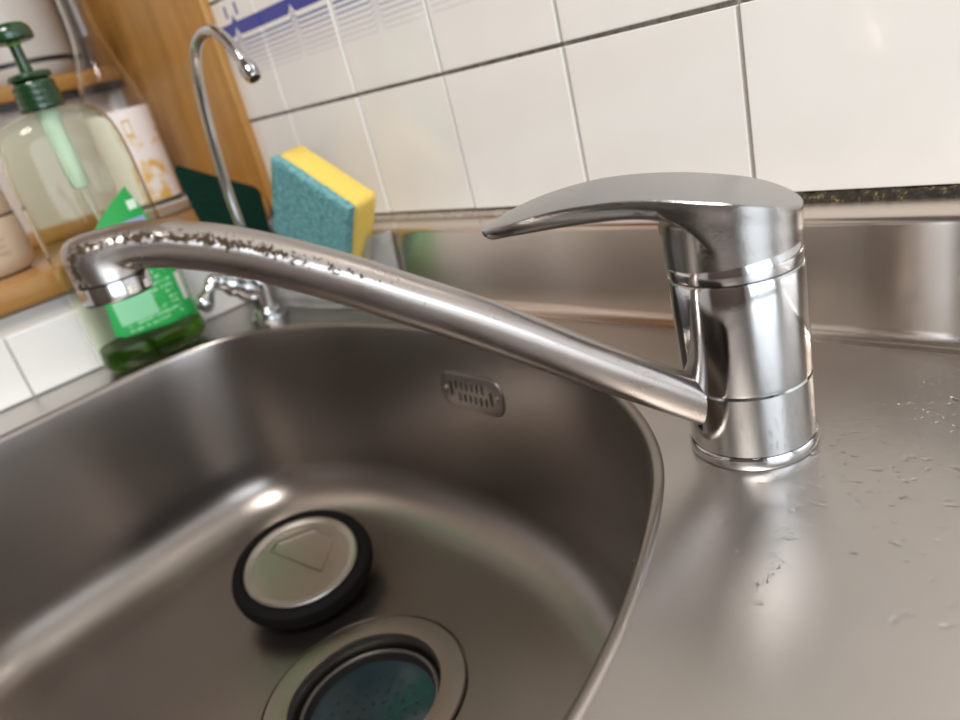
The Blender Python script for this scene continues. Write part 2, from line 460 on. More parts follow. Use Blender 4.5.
# the painted wall above the tiles
box('painted_wall', (XL - 0.4, XR, YB - 0.004, YB + 0.001, rows[-1] + 0.001, ZCE), M['paint'], wall_back)
box('painted_wall', (cols[-1], XR, YB - 0.004, YB + 0.001, ZFL, rows[-1] + 0.001), M['paint'], wall_back)
lt = {}
ly = [-0.477, -0.367, -0.257, -0.147, -0.037, 0.073, 0.146]
for a, b_ in zip(ly[:-1], ly[1:]):
    g = 0.002
    key = round(b_ - a, 4)
    if key not in lt:
        bm = bmesh.new(); add_box(bm, -0.003, 0.003, -(b_ - a - g) / 2, (b_ - a - g) / 2, -0.0285, 0.0285, bevel=0.001)
        me = finish(bm, 'tile', False); me.materials.append(M['tile']); lt[key] = me
    o = link('tile', lt[key], None, wall_left); o.location = (XL - 0.003, (a + b_) / 2, 0.0295)
# mouldy sealant bead under the back-wall tiles
bm = bmesh.new()
n = 420; rg = []
rr = random.Random(9)
for i in range(n + 1):
    x = lerp(XL + 0.004, 0.63, i / n)
    d = 1.0 if x > -0.06 else 0.5
    h = (0.0034 + 0.0018 * rr.random()) * d; dp = 0.0035 + 0.0010 * rr.random()
    y0 = YB - 0.0005
    rg.append([(x, y0, 0.0662), (x, y0 - dp - 0.004, 0.0662), (x, y0 - dp - 0.0035, 0.0665 + h * 0.6), (x, y0 - dp, 0.0668 + h), (x, y0, 0.0668 + h)])
loft_bm(bm, rg, True, True, True)
bead = link('sealant_bead', finish(bm, 'sealant_bead', True, 60), M['mould'], wall_back)

# window recess in the left wall
win = struct(empty('window_1', (0, 0, 0)))
box('sill_board', (XREC - 0.02, XL + 0.006, REC0, REC1, ZS0, ZS), M['wood_sill'], win, bevel=0.004, seg=3)
bm = bmesh.new(); add_box(bm, XREC - 0.145, XL + 0.009, REC1 + 0.0003, YB - 0.0045, ZS0 + 0.008, 1.12, bevel=0.002)
link('jamb_board', finish(bm, 'jamb_board'), M['wood_jamb'], win)
box('jamb_board', (XREC - 0.145, XL + 0.009, REC0 - 0.018, REC0 - 0.0003, ZS0, 1.12), M['wood_jamb'], win, bevel=0.002)
box('head_board', (XREC - 0.145, XL + 0.006, REC0, REC1, 1.10, 1.118), M['wood_sill'], win, bevel=0.002)
rail = box('window_rail', (XREC - 0.145, XREC + 0.012, REC0 + 0.001, REC1 - 0.001, 0.255, 0.273), M['wood_sill'], win, bevel=0.003)
box('window_rail', (XREC - 0.02, XREC + 0.006, REC0 + 0.001, REC1 - 0.001, ZS + 0.0003, 0.118), M['wood_sill'], win, bevel=0.003)
box('window_stile', (XREC - 0.02, XREC + 0.002, -0.46, -0.43, 0.2735, 1.0995), M['wood_jamb'], win, bevel=0.002)
box('window_pane', (XREC - 0.016, XREC - 0.012, REC0 + 0.001, REC1 - 0.001, ZS, 0.2545), M['frosted'], win)
box('window_pane', (XREC - 0.143, XREC - 0.138, REC0 + 0.001, REC1 - 0.001, 0.2735, 1.10), M['frosted'], win)
box('dark_gap_strip', (XREC - 0.012, XREC + 0.004, REC0 + 0.001, REC1 - 0.001, 0.2475, 0.2548), M['black_plastic'], win)  # black strip paints in the dark of the gap under the rail

# ------------------------------------------------------------------ sink
sink = empty('kitchen_sink', (0, 0, 0))
tag(sink, 'brushed stainless steel kitchen sink with rounded bowl and low upstand', 'sink')
ctrl = [(-.530, -.046), (-.508, .0035), (-.456, .039), (-.390, .0602), (-.293, .0684), (-.200, .0625), (-.128, .0425), (-.0687, .0066),
        (-.0324, -.029), (-.0114, -.067), (.0065, -.113), (.0172, -.1585), (.021, -.210), (.010, -.275), (-.035, -.328), (-.120, -.354), (-.26, -.360),
        (-.390, -.354), (-.470, -.330), (-.514, -.280), (-.524, -.215), (-.527, -.147), (-.531, -.100)]
out = catmull([(a, b_, 0) for a, b_ in ctrl], 12, True)
# resample evenly and smooth
def resample(P, n):
    P = P + [P[0]]; d = [0.0]
    for a, b_ in zip(P[:-1], P[1:]): d.append(d[-1] + (b_ - a).length)
    res = []
    for i in range(n):
        t = d[-1] * i / n; k = int(np.searchsorted(d, t, side='right')) - 1; k = min(k, len(P) - 2)
        res.append(P[k].lerp(P[k + 1], (t - d[k]) / max(d[k + 1] - d[k], 1e-9)))
    return res
NB = 240
out = resample(out, NB)
for _ in range(6): out = [(out[i - 1] + out[i] * 2 + out[(i + 1) % NB]) / 4 for i in range(NB)]
cen = sum(out, Vector()) / NB
def inward(P):
    res = []
    for i in range(len(P)):
        t = (P[(i + 1) % NB] - P[i - 1]).normalized(); nn = Vector((-t.y, t.x, 0))
        if nn.dot(cen - P[i]) < 0: nn = -nn
        res.append(nn)
    return res
NRM = inward(out)
for _ in range(8): NRM = [(NRM[i - 1] + NRM[i] * 2 + NRM[(i + 1) % NB]).normalized() for i in range(NB)]
def rim_ring(inset, z): return [Vector((p.x + q.x * inset, p.y + q.y * inset, z)) for p, q in zip(out, NRM)]
FZ = -0.175; DC = (-0.2277, -0.116); DR = 0.0705
prof = [(-0.0040, 0.0), (-0.0030, 0.0007), (-0.0015, 0.0011), (0.0, 0.0009), (0.0012, 0.0), (0.0020, -0.0016), (0.0024, -0.004), (0.0036, -0.02), (0.0062, -0.05), (0.0095, -0.085), (0.0130, -0.115), (0.0150, -0.128)]
RF = 0.046
for k in range(1, 13):
    a = math.pi / 2 * k / 12 * 0.965
    prof.append((0.0150 + RF * (1 - math.cos(a)), -0.128 - RF * 1.0 * math.sin(a)))
rings = [rim_ring(i_, z_) for i_, z_ in prof]
last = rings[-1]; zl = prof[-1][1]
dr = []
for p in last:
    a = math.atan2(p.y - DC[1], p.x - DC[0]); dr.append(Vector((DC[0] + DR * math.cos(a), DC[1] + DR * math.sin(a), FZ - 0.0012)))
for k in range(1, 15):
    t = k / 14
    rings.append([Vector((lerp(p.x, q.x, t), lerp(p.y, q.y, t), lerp(zl, FZ - 0.0012, 1 - (1 - t) ** 2))) for p, q in zip(last, dr)])
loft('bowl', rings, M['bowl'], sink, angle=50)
# deck with the bowl opening
XD1, YD0, YU = 0.66, -0.47, 0.1115
bm = bmesh.new()
hole = [bm.verts.new((p.x, p.y, 0)) for p in rim_ring(-0.0040, 0)]
outer_pts = []
def edge_pts(a, b_, n):
    return [(lerp(a[0], b_[0], i / n), lerp(a[1], b_[1], i / n)) for i in range(n)]
cor = [(XL + 0.001, YD0), (XD1, YD0), (XD1, YU - 0.008), (XL + 0.001, YU - 0.008)]
for a, b_ in zip(cor, cor[1:] + cor[:1]): outer_pts += edge_pts(a, b_, 24)
outv = [bm.verts.new((x, y, 0)) for x, y in outer_pts]
es = [bm.edges.new((L[i], L[(i + 1) % len(L)])) for L in (hole, outv) for i in range(len(L))]
bmesh.ops.triangle_fill(bm, use_beauty=True, use_dissolve=False, edges=es)
bmesh.ops.recalc_face_normals(bm, faces=bm.faces)
for f in bm.faces:
    if f.normal.z < 0: f.normal_flip()
me = bpy.data.meshes.new('deck'); bm.to_mesh(me); bm.free()
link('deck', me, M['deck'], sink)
# front rolled edge
pe = [(YD0, 0.0), (YD0 - 0.006, -0.0015), (YD0 - 0.009, -0.008), (YD0 - 0.009, -0.038), (YD0 - 0.007, -0.038), (YD0 - 0.007, -0.008), (YD0, -0.002)]
loft('front_edge', [[(x, y, z) for y, z in pe] for x in (XL + 0.001, XD1)], M['deck'], sink, closed=True, cap0=True, cap1=True)
# upstand along the back wall
pu = [(YU - 0.008, 0.0)]
for k in range(1, 7):
    a = math.pi / 2 * k / 6; pu.append((YU - 0.008 + 0.008 * math.sin(a), 0.008 - 0.008 * math.cos(a)))
pu.append((YU + 0.001, 0.061))
for k in range(1, 6):
    a = math.pi / 2 * k / 5; pu.append((YU + 0.001 + 0.0045 * (1 - math.cos(a)), 0.061 + 0.0045 * math.sin(a)))
pu.append((YB - 0.0002, 0.0665))
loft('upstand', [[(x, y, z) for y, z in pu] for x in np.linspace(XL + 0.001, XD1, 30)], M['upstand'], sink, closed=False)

# overflow cover on the back wall of the bowl
def bowl_frame(x_target, z):
    ins = interp(-z, [-p[1] for p in prof[5:]], [p[0] for p in prof[5:]])
    dz = 0.004
    i0 = min((i for i in range(NB) if out[i].y > 0), key=lambda i: abs(out[i].x + NRM[i].x * ins - x_target))
    ins2 = interp(-(z - dz), [-p[1] for p in prof[5:]], [p[0] for p in prof[5:]])
    P = Vector((out[i0].x + NRM[i0].x * ins, out[i0].y + NRM[i0].y * ins, z))
    up = (P - Vector((out[i0].x + NRM[i0].x * ins2, out[i0].y + NRM[i0].y * ins2, z - dz))).normalized()
    tan = (out[(i0 + 1) % NB] - out[i0 - 1]).normalized()
    if tan.x < 0: tan = -tan
    nrm = tan.cross(up)
    if nrm.y > 0: nrm = -nrm
    return P, tan, up, nrm
P, T, U, N = bowl_frame(-0.2535, -0.0485)
def stadium(hw, hh, r, n=8):
    pts = []
    for cx, cy, a0 in ((hw - r, hh - r, 0), (-hw + r, hh - r, 90), (-hw + r, -hh + r, 180), (hw - r, -hh + r, 270)):
        for k in range(n + 1):
            a = math.radians(a0 + 90 * k / n); pts.append((cx + r * math.cos(a), cy + r * math.sin(a)))
    return pts
def loc3(a, b_, c): return P + T * a + U * b_ + N * c
bm = bmesh.new()
ol = stadium(0.0355, 0.0150, 0.0130)
slots = []
for k in range(6):
    slots.append((-0.0158 + k * 0.0060, 0.0050, 0.0013, 0.0036)); slots.append((-0.0130 + k * 0.0060, -0.0050, 0.0013, 0.0036))
slots.append((-0.0222, 0.0010, 0.0014, 0.0060)); slots.append((0.0230, -0.0010, 0.0014, 0.0060))
o1 = [bm.verts.new(loc3(a * 0.955, b_ * 0.90, 0.0022)) for a, b_ in ol]
lp = [o1]
for sx, sy, hw, hh in slots:
    lp.append([bm.verts.new(loc3(sx + a, sy + b_, 0.0022)) for a, b_ in stadium(hw, hh, hw * 0.95, 3)])
es = [bm.edges.new((L[i], L[(i + 1) % len(L)])) for L in lp for i in range(len(L))]
bmesh.ops.triangle_fill(bm, use_beauty=True, use_dissolve=False, edges=es)
for L in lp[1:]:                        # slot walls
    lo = [bm.verts.new(v.co - N * 0.0017) for v in L]
    for i in range(len(L)): bm.faces.new((L[i], L[(i + 1) % len(L)], lo[(i + 1) % len(L)], lo[i]))
lo = [bm.verts.new(loc3(a, b_, 0.0018)) for a, b_ in ol]; lo2 = [bm.verts.new(loc3(a * 1.03, b_ * 1.06, -0.0006)) for a, b_ in ol]
for A, B in ((o1, lo), (lo, lo2)):
    for i in range(len(A)): bm.faces.new((A[i], A[(i + 1) % len(A)], B[(i + 1) % len(A)], B[i]))
ov = link('overflow_cover', finish(bm, 'overflow_cover', True, 40), M['bowl'], sink)
bm = bmesh.new(); bm.faces.new([bm.verts.new(loc3(a * 0.7, b_ * 0.72, 0.0006)) for a, b_ in ol])
link('overflow_cavity', finish(bm, 'overflow_cavity', False), M['dark_hole'], ov)
for s in (-1, 1):
    bm = bmesh.new()
    rs = []
    for rr_, hh_ in ((0.0031, 0.0018), (0.0029, 0.0030), (0.0018, 0.0036), (0.0002, 0.0037)):
        rs.append([loc3(s * 0.0292 + 0.75 * rr_ * math.cos(2 * math.pi * k / 16), 0.75 * rr_ * math.sin(2 * math.pi * k / 16), hh_) for k in range(16)])
    loft_bm(bm, rs, cap1=True)
    link('screw', finish(bm, 'screw'), M['drain_steel'], ov)
# drain: flange ring, throat
fl = [(0.0712, -0.0010), (0.0706, -0.0045), (0.0692, -0.0045), (0.0688, -0.0004), (0.0678, 0.0006), (0.0600, 0.0008), (0.0545, 0.0006), (0.0520, 0.0003), (0.0514, -0.0010), (0.0512, -0.006), (0.0505, -0.030), (0.040, -0.034), (0.001, -0.036)]
drain = loft('drain', [ring(r, FZ + z, 72, *DC) for r, z in fl], M['drain_steel'], sink, cap1=True)

# strainer basket sitting inside the drain
bk = empty('strainer_basket', (DC[0], DC[1], FZ - 0.0335))
tag(bk, 'dark strainer basket with painted teal reflection sunk in the sink drain', 'strainer')
lathe('basket_wall', [(0.0440, 0.000), (0.0475, 0.014), (0.0490, 0.0215), (0.0482, 0.0225), (0.0455, 0.0220), (0.0430, 0.0150), (0.0400, 0.003)], M['black_plastic'], bk, n=72, cap0=False, cap1=False)
lathe('basket_lip', [(0.0476, 0.0222), (0.0470, 0.0232), (0.0458, 0.0232), (0.0452, 0.0222)], M['dark_steel'], bk, n=72, cap0=False, cap1=False)
dish = [(0.0440, 0.0165)]
for k in range(1, 11):
    r = 0.0440 * (1 - k / 10); dish.append((max(r, 0.0008), 0.0165 - 0.006 * math.sin(k / 10 * math.pi / 2) + (0.0004 if k % 2 else 0)))
lathe('basket_dish', dish, M['basket_reflection_tint'], bk, n=72, cap0=False, cap1=True, angle=80)
bm = bmesh.new()
for q in range(3):
    for k in range(10 + 6 * q):
        a = 2 * math.pi * k / (10 + 6 * q); rr_ = 0.012 + 0.009 * q
        zz = 0.0165 - 0.006 * math.sin((1 - rr_ / 0.044) * math.pi / 2) + 0.0006
        vs = [bm.verts.new((rr_ * math.cos(a) + 0.0012 * math.cos(2 * math.pi * j / 8), rr_ * math.sin(a) + 0.0012 * math.sin(2 * math.pi * j / 8), zz + 0.0003)) for j in range(8)]
        bm.faces.new(vs)
link('strainer_holes', finish(bm, 'strainer_holes', False), M['dark_hole'], bk)['kind'] = 'stuff'

# sink plug lying tilted on the bowl floor
pl = empty('sink_plug', (-0.357, -0.0720, -0.1755))
tag(pl, 'round black rubber sink plug with steel cap lying on the bowl floor', 'plug')
hd = Vector((0.935, -0.356, 0)); tilt = math.radians(12.5)
nz = (Vector((0, 0, 1)) * math.cos(tilt) + hd * math.sin(tilt)).normalized()
ax = hd.cross(Vector((0, 0, 1))).normalized(); ay = nz.cross(ax).normalized()
rot = Matrix((ax, ay, nz)).transposed()
pl.rotation_euler = rot.to_euler()
pl.location.z = FZ + 0.0005 + 0.0488 * math.sin(tilt)
lathe('rubber_ring', [(0.030, 0.0), (0.0475, 0.0), (0.0495, 0.002), (0.0510, 0.006), (0.0530, 0.007), (0.0558, 0.0085), (0.0566, 0.0140), (0.0550, 0.0185), (0.0520, 0.0205), (0.0480, 0.0205), (0.0460, 0.0185), (0.0455, 0.0170)], M['rubber'], pl, n=72, cap0=True, cap1=True)
cap = lathe('steel_cap', [(0.0458, 0.0172), (0.0456, 0.0200), (0.0445, 0.0210), (0.0425, 0.0208), (0.0400, 0.0190), (0.0380, 0.0186), (0.0350, 0.0192), (0.0340, 0.0192), (0.020, 0.0192), (0.0005, 0.0192)], M['cap_steel'], pl, n=72, cap0=False, cap1=True)
# embossed flap on the cap: chord and roof-shaped outline (fitted in the cap's own plane)
flap = [(0.0185, -0.0235), (-0.0105, 0.0200), (-0.0300, -0.0080), (-0.0195, -0.0270), (0.0120, -0.0300)]
def strip(pts, wd, hgt, closed=False):
    path = [Vector((a, b_, 0.0194)) for a, b_ in pts]
    if closed: path.append(path[0])
    bm = bmesh.new()
    for a, b_ in zip(path[:-1], path[1:]):
        t = (b_ - a).normalized(); s = Vector((-t.y, t.x, 0)) * wd
        rs = []
        for p in (a - t * wd * 0.5, b_ + t * wd * 0.5):
            rs.append([p - s, p - s * 0.5 + Vector((0, 0, hgt)), p + s * 0.5 + Vector((0, 0, hgt)), p + s])
        loft_bm(bm, rs, True, True, True)
    return bm
link('embossed_flap', finish(strip(flap, 0.0013, 0.0014, True), 'embossed_flap', False), M['cap_steel'], cap)

# ------------------------------------------------------------------ mixer tap
tap = empty('mixer_tap', (-0.0012, 0.0028, 0.0))
tag(tap, 'chrome single lever mixer tap with long grimy spout over the sink', 'faucet')
lathe('base_ring', [(0.0265, 0.0002), (0.0270, 0.0012), (0.0270, 0.0048), (0.0264, 0.0058)], M['chrome'], tap, n=96)
lathe('lower_body', [(0.0255, 0.0056), (0.0262, 0.0064), (0.0263, 0.0200), (0.0264, 0.0330), (0.0258, 0.0338)], M['chrome'], tap, n=96)
lathe('body', [(0.0254, 0.0336), (0.0262, 0.0344), (0.0264, 0.0360), (0.0265, 0.0600), (0.0266, 0.0806), (0.0262, 0.0816), (0.0252, 0.0820)], M['chrome'], tap, n=96)
lathe('collar', [(0.0252, 0.0818), (0.0262, 0.0824), (0.0264, 0.0850), (0.0258, 0.0885), (0.0250, 0.0898), (0.0246, 0.0930)], M['chrome_small'], tap, n=96)
# spout
TOFF = Vector((-0.0012, 0.0028, 0)); G = Vector((-0.5494, -0.8355, 0)); SGv = Vector((-G.y, G.x, 0))
SEC = [(0, .92), (.62, .84), (1.0, .40), (.93, -.20), (.70, -.72), (.36, -.95), (0, -1.0), (-.36, -.95), (-.70, -.72), (-.93, -.20), (-1.0, .40), (-.62, .84)]
SECP = [(p.x, p.y) for p in catmull([(a, b_, 0) for a, b_ in SEC], 4, True)]
def section(hw, hh, circ=0.0):
    """soft-ridged section blended to a circle; starts at the top, then the near side"""
    n = len(SECP)
    return [(lerp(sx, math.sin(2 * math.pi * k / n), circ) * hw, lerp(sy, math.cos(2 * math.pi * k / n), circ) * hh) for k, (sx, sy) in enumerate(SECP)]
cl = [(.006, .0150), (.022, .0268), (.0425, .0425), (.0625, .0575), (.080, .0712), (.0975, .0848), (.115, .0978), (.131, .1092), (.147, .1207), (.161, .1300), (.1735, .1378), (.185, .1440), (.197, .1491)]
cl = catmull([(a, b_, 0) for a, b_ in cl], 5)
srings = []
def sp_ring(cg, cz, ug, uz, hw, hh, circ):
    sh = TOFF * (-min(max(cg, 0), 0.22) / 0.22)
    return [G * (cg + ug * t) + SGv * s + Vector((0, 0, cz + uz * t)) + sh for s, t in section(hw, hh, circ)]
for i, p in enumerate(cl):
    a = cl[max(i - 1, 0)]; b_ = cl[min(i + 1, len(cl) - 1)]; t = (b_ - a).normalized()
    hh = interp(p.x, [0, .10, .15, .197], [.0098, .0098, .0092, .0080]); hw = interp(p.x, [0, .1, .197], [.0100, .0098, .0106])
    srings.append(sp_ring(p.x, p.y, -t.y, t.x, hw, hh, 0.0))
# bend down about the inner corner
t = (cl[-1] - cl[-2]).normalized(); a0 = math.degrees(math.atan2(t.x, -t.y))
pv = (cl[-1].x + t.y * 0.0080, cl[-1].y - t.x * 0.0080)
pv2 = (0.2093, 0.1447)
NBEND = 20
for k in range(1, NBEND + 1):
    f = k / NBEND; ang = math.radians(lerp(a0, 0, f))
    sa, ca = max(math.sin(ang), 1e-3), math.cos(ang)
    # squarish outer corner: distance from the inner corner to the flat top / upright end, blended
    e = min(1.0, f / 0.42); pg, pz = lerp(pv[0], pv2[0], e), lerp(pv[1], pv2[1], e)
    d_top, d_end = (lerp(0.1572, 0.1607, math.sin(e * math.pi / 2)) - pz) / sa, (0.0232 / ca if ca > 0.02 else 1.0)
    hh = 0.5 * (d_top ** -7 + d_end ** -7) ** (-1 / 7)
    hw = lerp(0.0106, 0.0116, f)
    srings.append(sp_ring(pg + math.cos(ang) * hh, pz + math.sin(ang) * hh, math.cos(ang), math.sin(ang), hw, hh, f))
bm = bmesh.new(); loft_bm(bm, srings, True, True, True, uv=True)
spout = link('spout', finish(bm, 'spout', True, 60), M['spout'], tap)
ag = G * 0.2209 - TOFF
aer = lathe('aerator', [(0.0105, 0.1446), (0.0114, 0.1440), (0.0116, 0.1432), (0.0116, 0.1388), (0.0110, 0.1380), (0.0096, 0.1380), (0.0092, 0.1395), (0.0010, 0.1395)], M['chrome_small'], spout, n=48, cx=ag.x, cy=ag.y)
# flat spanner faces of the aerator
hc = (Vector((CX, CY, 0)) - ag); hc.z = 0; hc.normalize(); sd = Vector((-hc.y, hc.x, 0))
dirf = (hc * 0.80 + sd * 0.60).normalized(); tf = Vector((-dirf.y, dirf.x, 0))
bm = bmesh.new()
rs = []
for z_, k_ in ((0.1392, 1), (0.1418, 1)):
    rs.append([ag + dirf * (0.01085 + (0.0006 if abs(q) < 0.9 else 0.0)) + tf * q * 0.0046 + Vector((0, 0, z_)) for q in (-1, -0.8, 0.8, 1)])
loft_bm(bm, rs, closed=False); bmesh.ops.solidify(bm, geom=list(bm.faces), thickness=0.0006)
link('spanner_flat', finish(bm, 'spanner_flat', False), M['white_plastic'], aer)

# lever (own frame: u forward along Fv, s to the side)
Fv = Vector((-0.907, -0.4206, 0)).normalized(); Sv = Vector((-Fv.y, Fv.x, 0))
ZTu = [-.028, -.020, -.012, -.002, .008, .020, .035, .050, .063, .075, .085, .093, .101]
ZTz = [.1035, .1068, .1097, .1126, .1150, .1176, .1197, .1205, .1201, .1188, .1170, .1153, .1134]
zt_c = catmull([(a, b_, 0) for a, b_ in zip(ZTu, ZTz)], 6)
zxs, zys = [p.x for p in zt_c], [p.y for p in zt_c]
def ztop(u): return interp(u, zxs, zys)
HW = [(0.0, .0270), (.010, .0262), (.020, .0240), (.030, .0216), (.040, .0197), (.050, .0183), (.060, .0173), (.070, .0167), (.080, .0161), (.088, .0149), (.094, .0128), (.0985, .0094), (.1010, .0050), (.1018, 0.0)]
half = catmull([(a, b_, 0) for a, b_ in HW], 5)
pts = [(p.x, max(p.y, 0)) for p in half]
backarc = [(-0.0270 * math.sin(math.pi / 2 * k / 16), 0.0270 * math.cos(math.pi / 2 * k / 16)) for k in range(1, 17)]
side = list(reversed(backarc)) + pts              # back centre -> tip, s>=0
nh = len(side)
L = [0.0]
for a, b_ in zip(side[:-1], side[1:]): L.append(L[-1] + math.hypot(b_[0] - a[0], b_[1] - a[1]))
i90 = len(backarc)
outline = []
for i, (u, s) in enumerate(side):
    if i <= i90: az = math.atan2(s, u)
    else:
        tau = (L[i] - L[i90]) / (L[-1] - L[i90]); az = math.pi / 2 * (1 - tau) ** 0.85
    outline.append((u, s, az))
full = outline + [(u, -s, -az) for u, s, az in reversed(outline[1:-1])]
def lv(u, s, z): return Fv * u + Sv * s + Vector((0, 0, z + interp(u, [0, .02, .05, .085, .1], [.03, 0.0, -.07, -.06, 0.0]) * s * max(0, min(1, (z - 0.092) / 0.02))))
R0 = 0.0264
lr = []
steps = 12
for stp in range(steps + 1):
    f = stp / steps; rg = []
    for u, s, az in full:
        bu, bs = R0 * math.cos(az), R0 * math.sin(az)
        zb = 0.0888 - 0.0020 * bu / R0
        front = max(0.0, min(1.0, (math.hypot(u, s) - 0.0275) / 0.012))
        thk = lerp(0.0065, 0.0046, max(0, min(1, (u - 0.015) / 0.03)))
        zu = ztop(u) - thk
        # start straight up, then sweep out under the blade
        zc = lerp(lerp(zb, zu, 0.5), ztop(bu) - 0.0062, front)
        z1 = lerp(zb, zc, lerp(0.55, 0.72, front))
        p0 = (bu, bs, zb); 
        if f < 0.25:
            g = f / 0.25; q = (lerp(bu, lerp(bu, u, 0.1 * (1 - front)), g), lerp(bs, lerp(bs, s, 0.1 * (1 - front)), g), lerp(zb, z1, g))
        else:
            g = (f - 0.25) / 0.75
            st = (lerp(bu, u, 0.1 * (1 - front)), lerp(bs, s, 0.1 * (1 - front)), z1)
            ct = (lerp(bu, u, 0.45 * (1 - front)), lerp(bs, s, 0.45 * (1 - front)), zc)
            k_ = 0.97 if front > 0.5 else 0.985
            en = (u * k_, s * k_, zu)
            q = tuple((1 - g) ** 2 * st[d] + 2 * g * (1 - g) * ct[d] + g * g * en[d] for d in range(3))
        rg.append(lv(*q))
    lr.append(rg)
for k_, dz_ in ((0.995, 0.35), (1.0, 0.65)):
    lr.append([lv(u * k_, s * k_, ztop(u) - lerp(0.0065, 0.0046, max(0, min(1, (u - 0.015) / 0.03))) * (1 - dz_)) for u, s, az in full])
lr.append([lv(u * 0.9995, s * 0.9995, ztop(u) - 0.0004) for u, s, az in full])
lr.append([lv(u * 0.992, s * 0.988, ztop(u)) for u, s, az in full])
for k in range(1, 7):
    f = k / 6; rg = []
    for u, s, az in full:
        cu = max(-0.006, min(0.088, u)); q = (lerp(u * 0.992, cu, f), lerp(s * 0.988, 0.0, f))
        rg.append(lv(q[0], q[1], ztop(q[0]) + 0.0003 * (1 - (1 - f) ** 2)))
    lr.append(rg)
bm = bmesh.new(); loft_bm(bm, lr, True, cap0=True)
lever = link('lever', finish(bm, 'lever', True, 32), M['chrome_lever'], tap)
# hot/cold mark on the front of the head
bm = bmesh.new()
rs = []
for r_, d_ in ((0.0030, 0.0262 - 0.0006), (0.0029, 0.0268), (0.0018, 0.0272), (0.0002, 0.0273)):
    rs.append([lv(d_, r_ * math.cos(2 * math.pi * k / 20), 0.1005 + r_ * math.sin(2 * math.pi * k / 20)) for k in range(20)])
loft_bm(bm, rs, cap1=True)
link('indicator_dot', finish(bm, 'indicator_dot'), simple('yellowed_plastic', (0.55, 0.47, 0.28), 0.4), lever)

# ------------------------------------------------------------------ small filter tap in the corner
ft = empty('filter_tap', (-0.5070, 0.0490, 0.0))
tag(ft, 'small chrome gooseneck filter tap standing in the sink corner', 'faucet')
lathe('base', [(0.0175, 0.0001), (0.0180, 0.002), (0.0175, 0.0045), (0.0150, 0.0055), (0.0140, 0.0075), (0.0150, 0.0095), (0.0140, 0.0110), (0.0100, 0.0130)], M['chrome_small'], ft, n=40)
lathe('body', [(0.0105, 0.0125), (0.0110, 0.020), (0.0120, 0.028), (0.0125, 0.036), (0.0115, 0.044), (0.0085, 0.050), (0.0062, 0.055), (0.0060, 0.062)], M['chrome_small'], ft, n=40)
hp = [(0.0, -0.004, 0.031), (0, -0.012, 0.036), (0, -0.020, 0.041), (0, -0.027, 0.046), (0, -0.034, 0.0505), (0, -0.040, 0.0545)]
tube('valve_stem', catmull(hp, 3), [0.0110, 0.0122, 0.0130, 0.0132, 0.0126, 0.0112, 0.0104, 0.0108, 0.0112, 0.0104, 0.0088, 0.0074, 0.0078, 0.0076, 0.0064, 0.0030], M['chrome_small'], ft, n=24)
hl = [(0, -0.036, 0.054), (0.001, -0.043, 0.053), (0.002, -0.050, 0.046), (0.003, -0.056, 0.040), (0.004, -0.063, 0.036)]
tube('lever_handle', catmull(hl, 4), [0.0056, 0.0064, 0.0068, 0.0066, 0.0062, 0.0056, 0.0052, 0.0052, 0.0056, 0.0062, 0.0070, 0.0080, 0.0088, 0.0090, 0.0088, 0.0076, 0.0030], M['chrome_small'], ft, n=20)
gp = [(-.507, .058), (-.5035, .09), (-.5015, .13), (-.493, .178), (-.4848, .209), (-.476, .228), (-.4665, .2395), (-.454, .2455), (-.441, .2475), (-.429, .2455), (-.419, .2395), (-.4105, .2310), (-.4035, .2215), (-.4005, .2165)]
gl = catmull([(x + 0.507, 0.001, z) for x, z in gp], 5)
neck = tube('gooseneck_pipe', gl, 0.0046, M['chrome_small'], ft, n=24)
d = (gl[-1] - gl[-2]).normalized(); e0 = gl[-1]
tube('nozzle', [e0 - d * 0.003, e0 + d * 0.000, e0 + d * 0.003, e0 + d * 0.007, e0 + d * 0.011, e0 + d * 0.0135, e0 + d * 0.0136, e0 + d * 0.0105], [0.0047, 0.0056, 0.0066, 0.0070, 0.0066, 0.0058, 0.0044, 0.0040], M['chrome_small'], neck, n=24)
tube('nozzle_mouth', [e0 + d * 0.0106, e0 + d * 0.0139], [0.0041, 0.0046], M['dark_hole'], neck, n=20)

# ------------------------------------------------------------------ soap dispenser
SX, SY = -0.5625, -0.0430
sp = empty('soap_dispenser', (SX, SY, 0.0014)); sp.rotation_euler.x = math.radians(1.4)
tag(sp, 'clear dish soap pump bottle with green label and dark green pump', 'bottle')
def oval(rx, ry, z, n=56, e=2.4):
    pts = []
    for k in range(n):
        a = 2 * math.pi * k / n; c, s = math.cos(a), math.sin(a)
        pts.append((rx * math.copysign(abs(c) ** (2 / e), c), ry * math.copysign(abs(s) ** (2 / e), s), z))
    return pts
bprof = [(0.60, 0.0), (0.88, 0.0008), (0.97, 0.005), (1.0, 0.012), (1.0, 0.03), (1.0, 0.10), (1.0, 0.160), (0.995, 0.176), (0.970, 0.191), (0.92, 0.203), (0.84, 0.212), (0.73, 0.2180), (0.58, 0.2212), (0.44, 0.2232), (0.36, 0.2245), (0.33, 0.2280), (0.33, 0.2300)]
RX, RY = 0.0300, 0.0500
def bscale(k): # the neck becomes round
    return RX * k if k > 0.6 else lerp(0.0150, RX * 0.6, max(0, (k - 0.33) / 0.27)), RY * k if k > 0.6 else lerp(0.0150, RY * 0.6, max(0, (k - 0.33) / 0.27))
orings = [oval(*bscale(k), z, e=lerp(2.0, 2.4, min(1, max(0, (k - 0.33) / 0.5)))) for k, z in bprof]
irings = []
